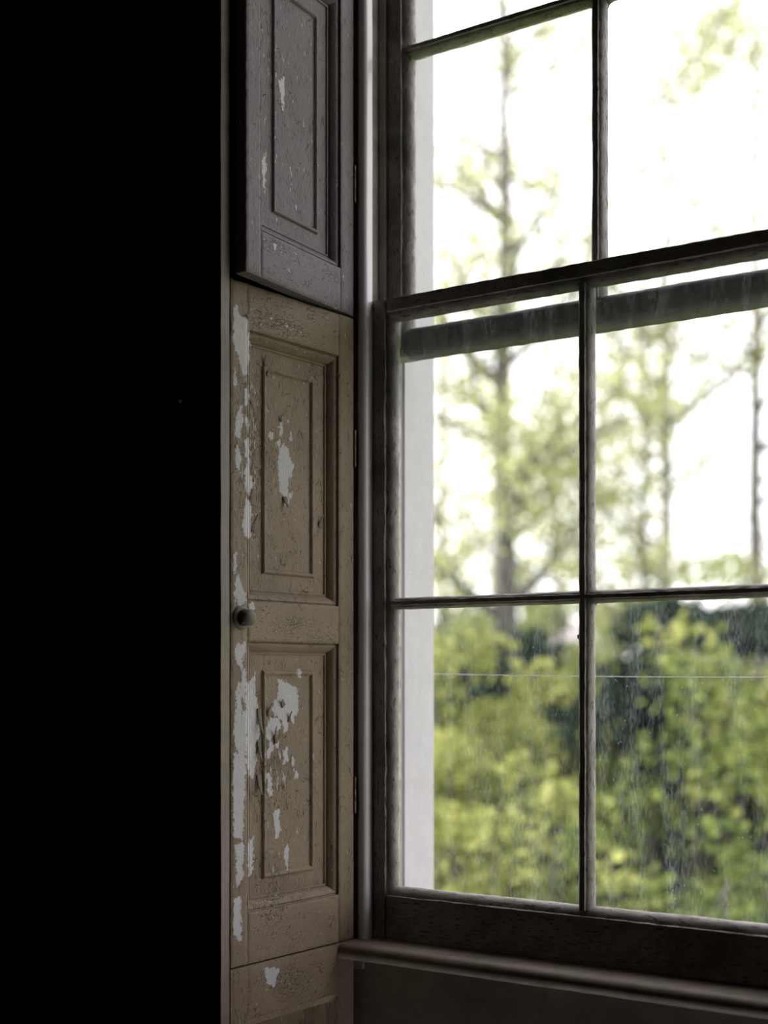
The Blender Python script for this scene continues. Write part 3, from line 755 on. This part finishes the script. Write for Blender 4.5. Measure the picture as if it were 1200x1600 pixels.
# dark evergreen hedge plants behind
HG = [(600, 9.4, 975), (720, 8.8, 1000), (850, 8.4, 1005), (960, 8.6, 990), (1075, 8.7, 945), (1190, 9.2, 940)]
DL = ['dark evergreen bush behind the leftmost lime shrub', 'dark evergreen bush left of the thick trunk', 'dark evergreen bush right of the thick trunk',
      'dark evergreen bush behind the right hand bar', 'dark evergreen bush behind the slim twin trunks', 'dark evergreen bush at the far right']
for k, (px, d_, py) in enumerate(HG):
    shrub('evergreen_bush', DL[k], at(px, d_), 1.0, 0.8, zat(py, d_) - GZ, 9000, 0.10, M['leaf_dark'], 200 + k, 'evergreen bushes in the back row')
# pale bushes further off, closing the gap under the crowns
PL = ['pale hazy bush low beside the reveal, beyond the hedge', 'pale hazy bush beside the thick trunk, beyond the hedge', 'pale hazy bush behind the middle bar, beyond the hedge',
      'pale hazy bush in the right hand panes, beyond the hedge', 'pale hazy bush at the far right, beyond the hedge']
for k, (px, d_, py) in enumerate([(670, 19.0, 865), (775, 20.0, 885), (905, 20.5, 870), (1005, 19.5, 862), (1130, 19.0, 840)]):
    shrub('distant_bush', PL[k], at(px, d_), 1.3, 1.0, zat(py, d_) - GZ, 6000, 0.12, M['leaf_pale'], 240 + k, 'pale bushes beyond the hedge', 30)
# trees
TR = [  # px, dist, h, r, fork, spread, nb, nleaf, size, mat, label
 (790, 12.5, 9.5, 0.17, 0.27, 2.3, 34, 13000, 0.08, 'leaf_spring', 'tree with a thick straight trunk left of the middle bar'),
 (1005, 13.5, 9.5, 0.06, 0.22, 2.0, 28, 6500, 0.08, 'leaf_spring', 'slim leafy tree in the right hand panes'),
 (1040, 14.5, 10.0, 0.10, 0.22, 2.0, 28, 6500, 0.085, 'leaf_spring', 'slim darker stemmed tree at the right edge of the panes'),
 (690, 16.0, 11.0, 0.06, 0.22, 2.6, 30, 7500, 0.09, 'leaf_spring', 'slender tree beside the pale reveal'),
 (872, 17.0, 11.5, 0.06, 0.2, 2.6, 30, 5500, 0.09, 'leaf_spring', 'slender tree just left of the middle bar'),
 (1180, 15.0, 11.0, 0.12, 0.25, 2.6, 22, 5200, 0.11, 'leaf_spring', 'leafy tree at the far right of the garden'),
]
for k, (px, d_, h, r, fk, spd, nb, nlf, ls, mt, lb) in enumerate(TR):
    tree('garden_tree', lb, 'tree', at(px, d_), h, r, fk, spd, nb, nlf, ls, M[mt], 300 + k, 'trees outside the window', clump=0.30, ztop=zat(640, d_) - GZ, keep=0.42)

# house beyond the garden
hx, hy = at(850, 46)
ho = empty('house', (hx, hy, GZ), R(20)); tag(ho, 'pinkish house with a grey roof, blurred beyond the hedge', 'house')
MB().box(-3.0, 3.0, -2.5, 2.5, 0, 2.7).build('wall', M['brick'], ho)
MB().bar([(-2.9, 2.7), (2.9, 2.7), (0, 3.9)], 'x', -3.3, 3.3).build('roof', M['roof'], ho)
for x_ in (-1.8, 0.0, 1.8):
    wd = MB().box(x_ - 0.5, x_ + 0.5, -2.56, -2.48, 0.9, 2.3).build('window', M['white'], ho)
    for a in (-0.23, 0.23):
        MB().box(x_ + a - 0.2, x_ + a + 0.2, -2.58, -2.55, 0.98, 2.22).build('pane', M['dark_glass'], wd)
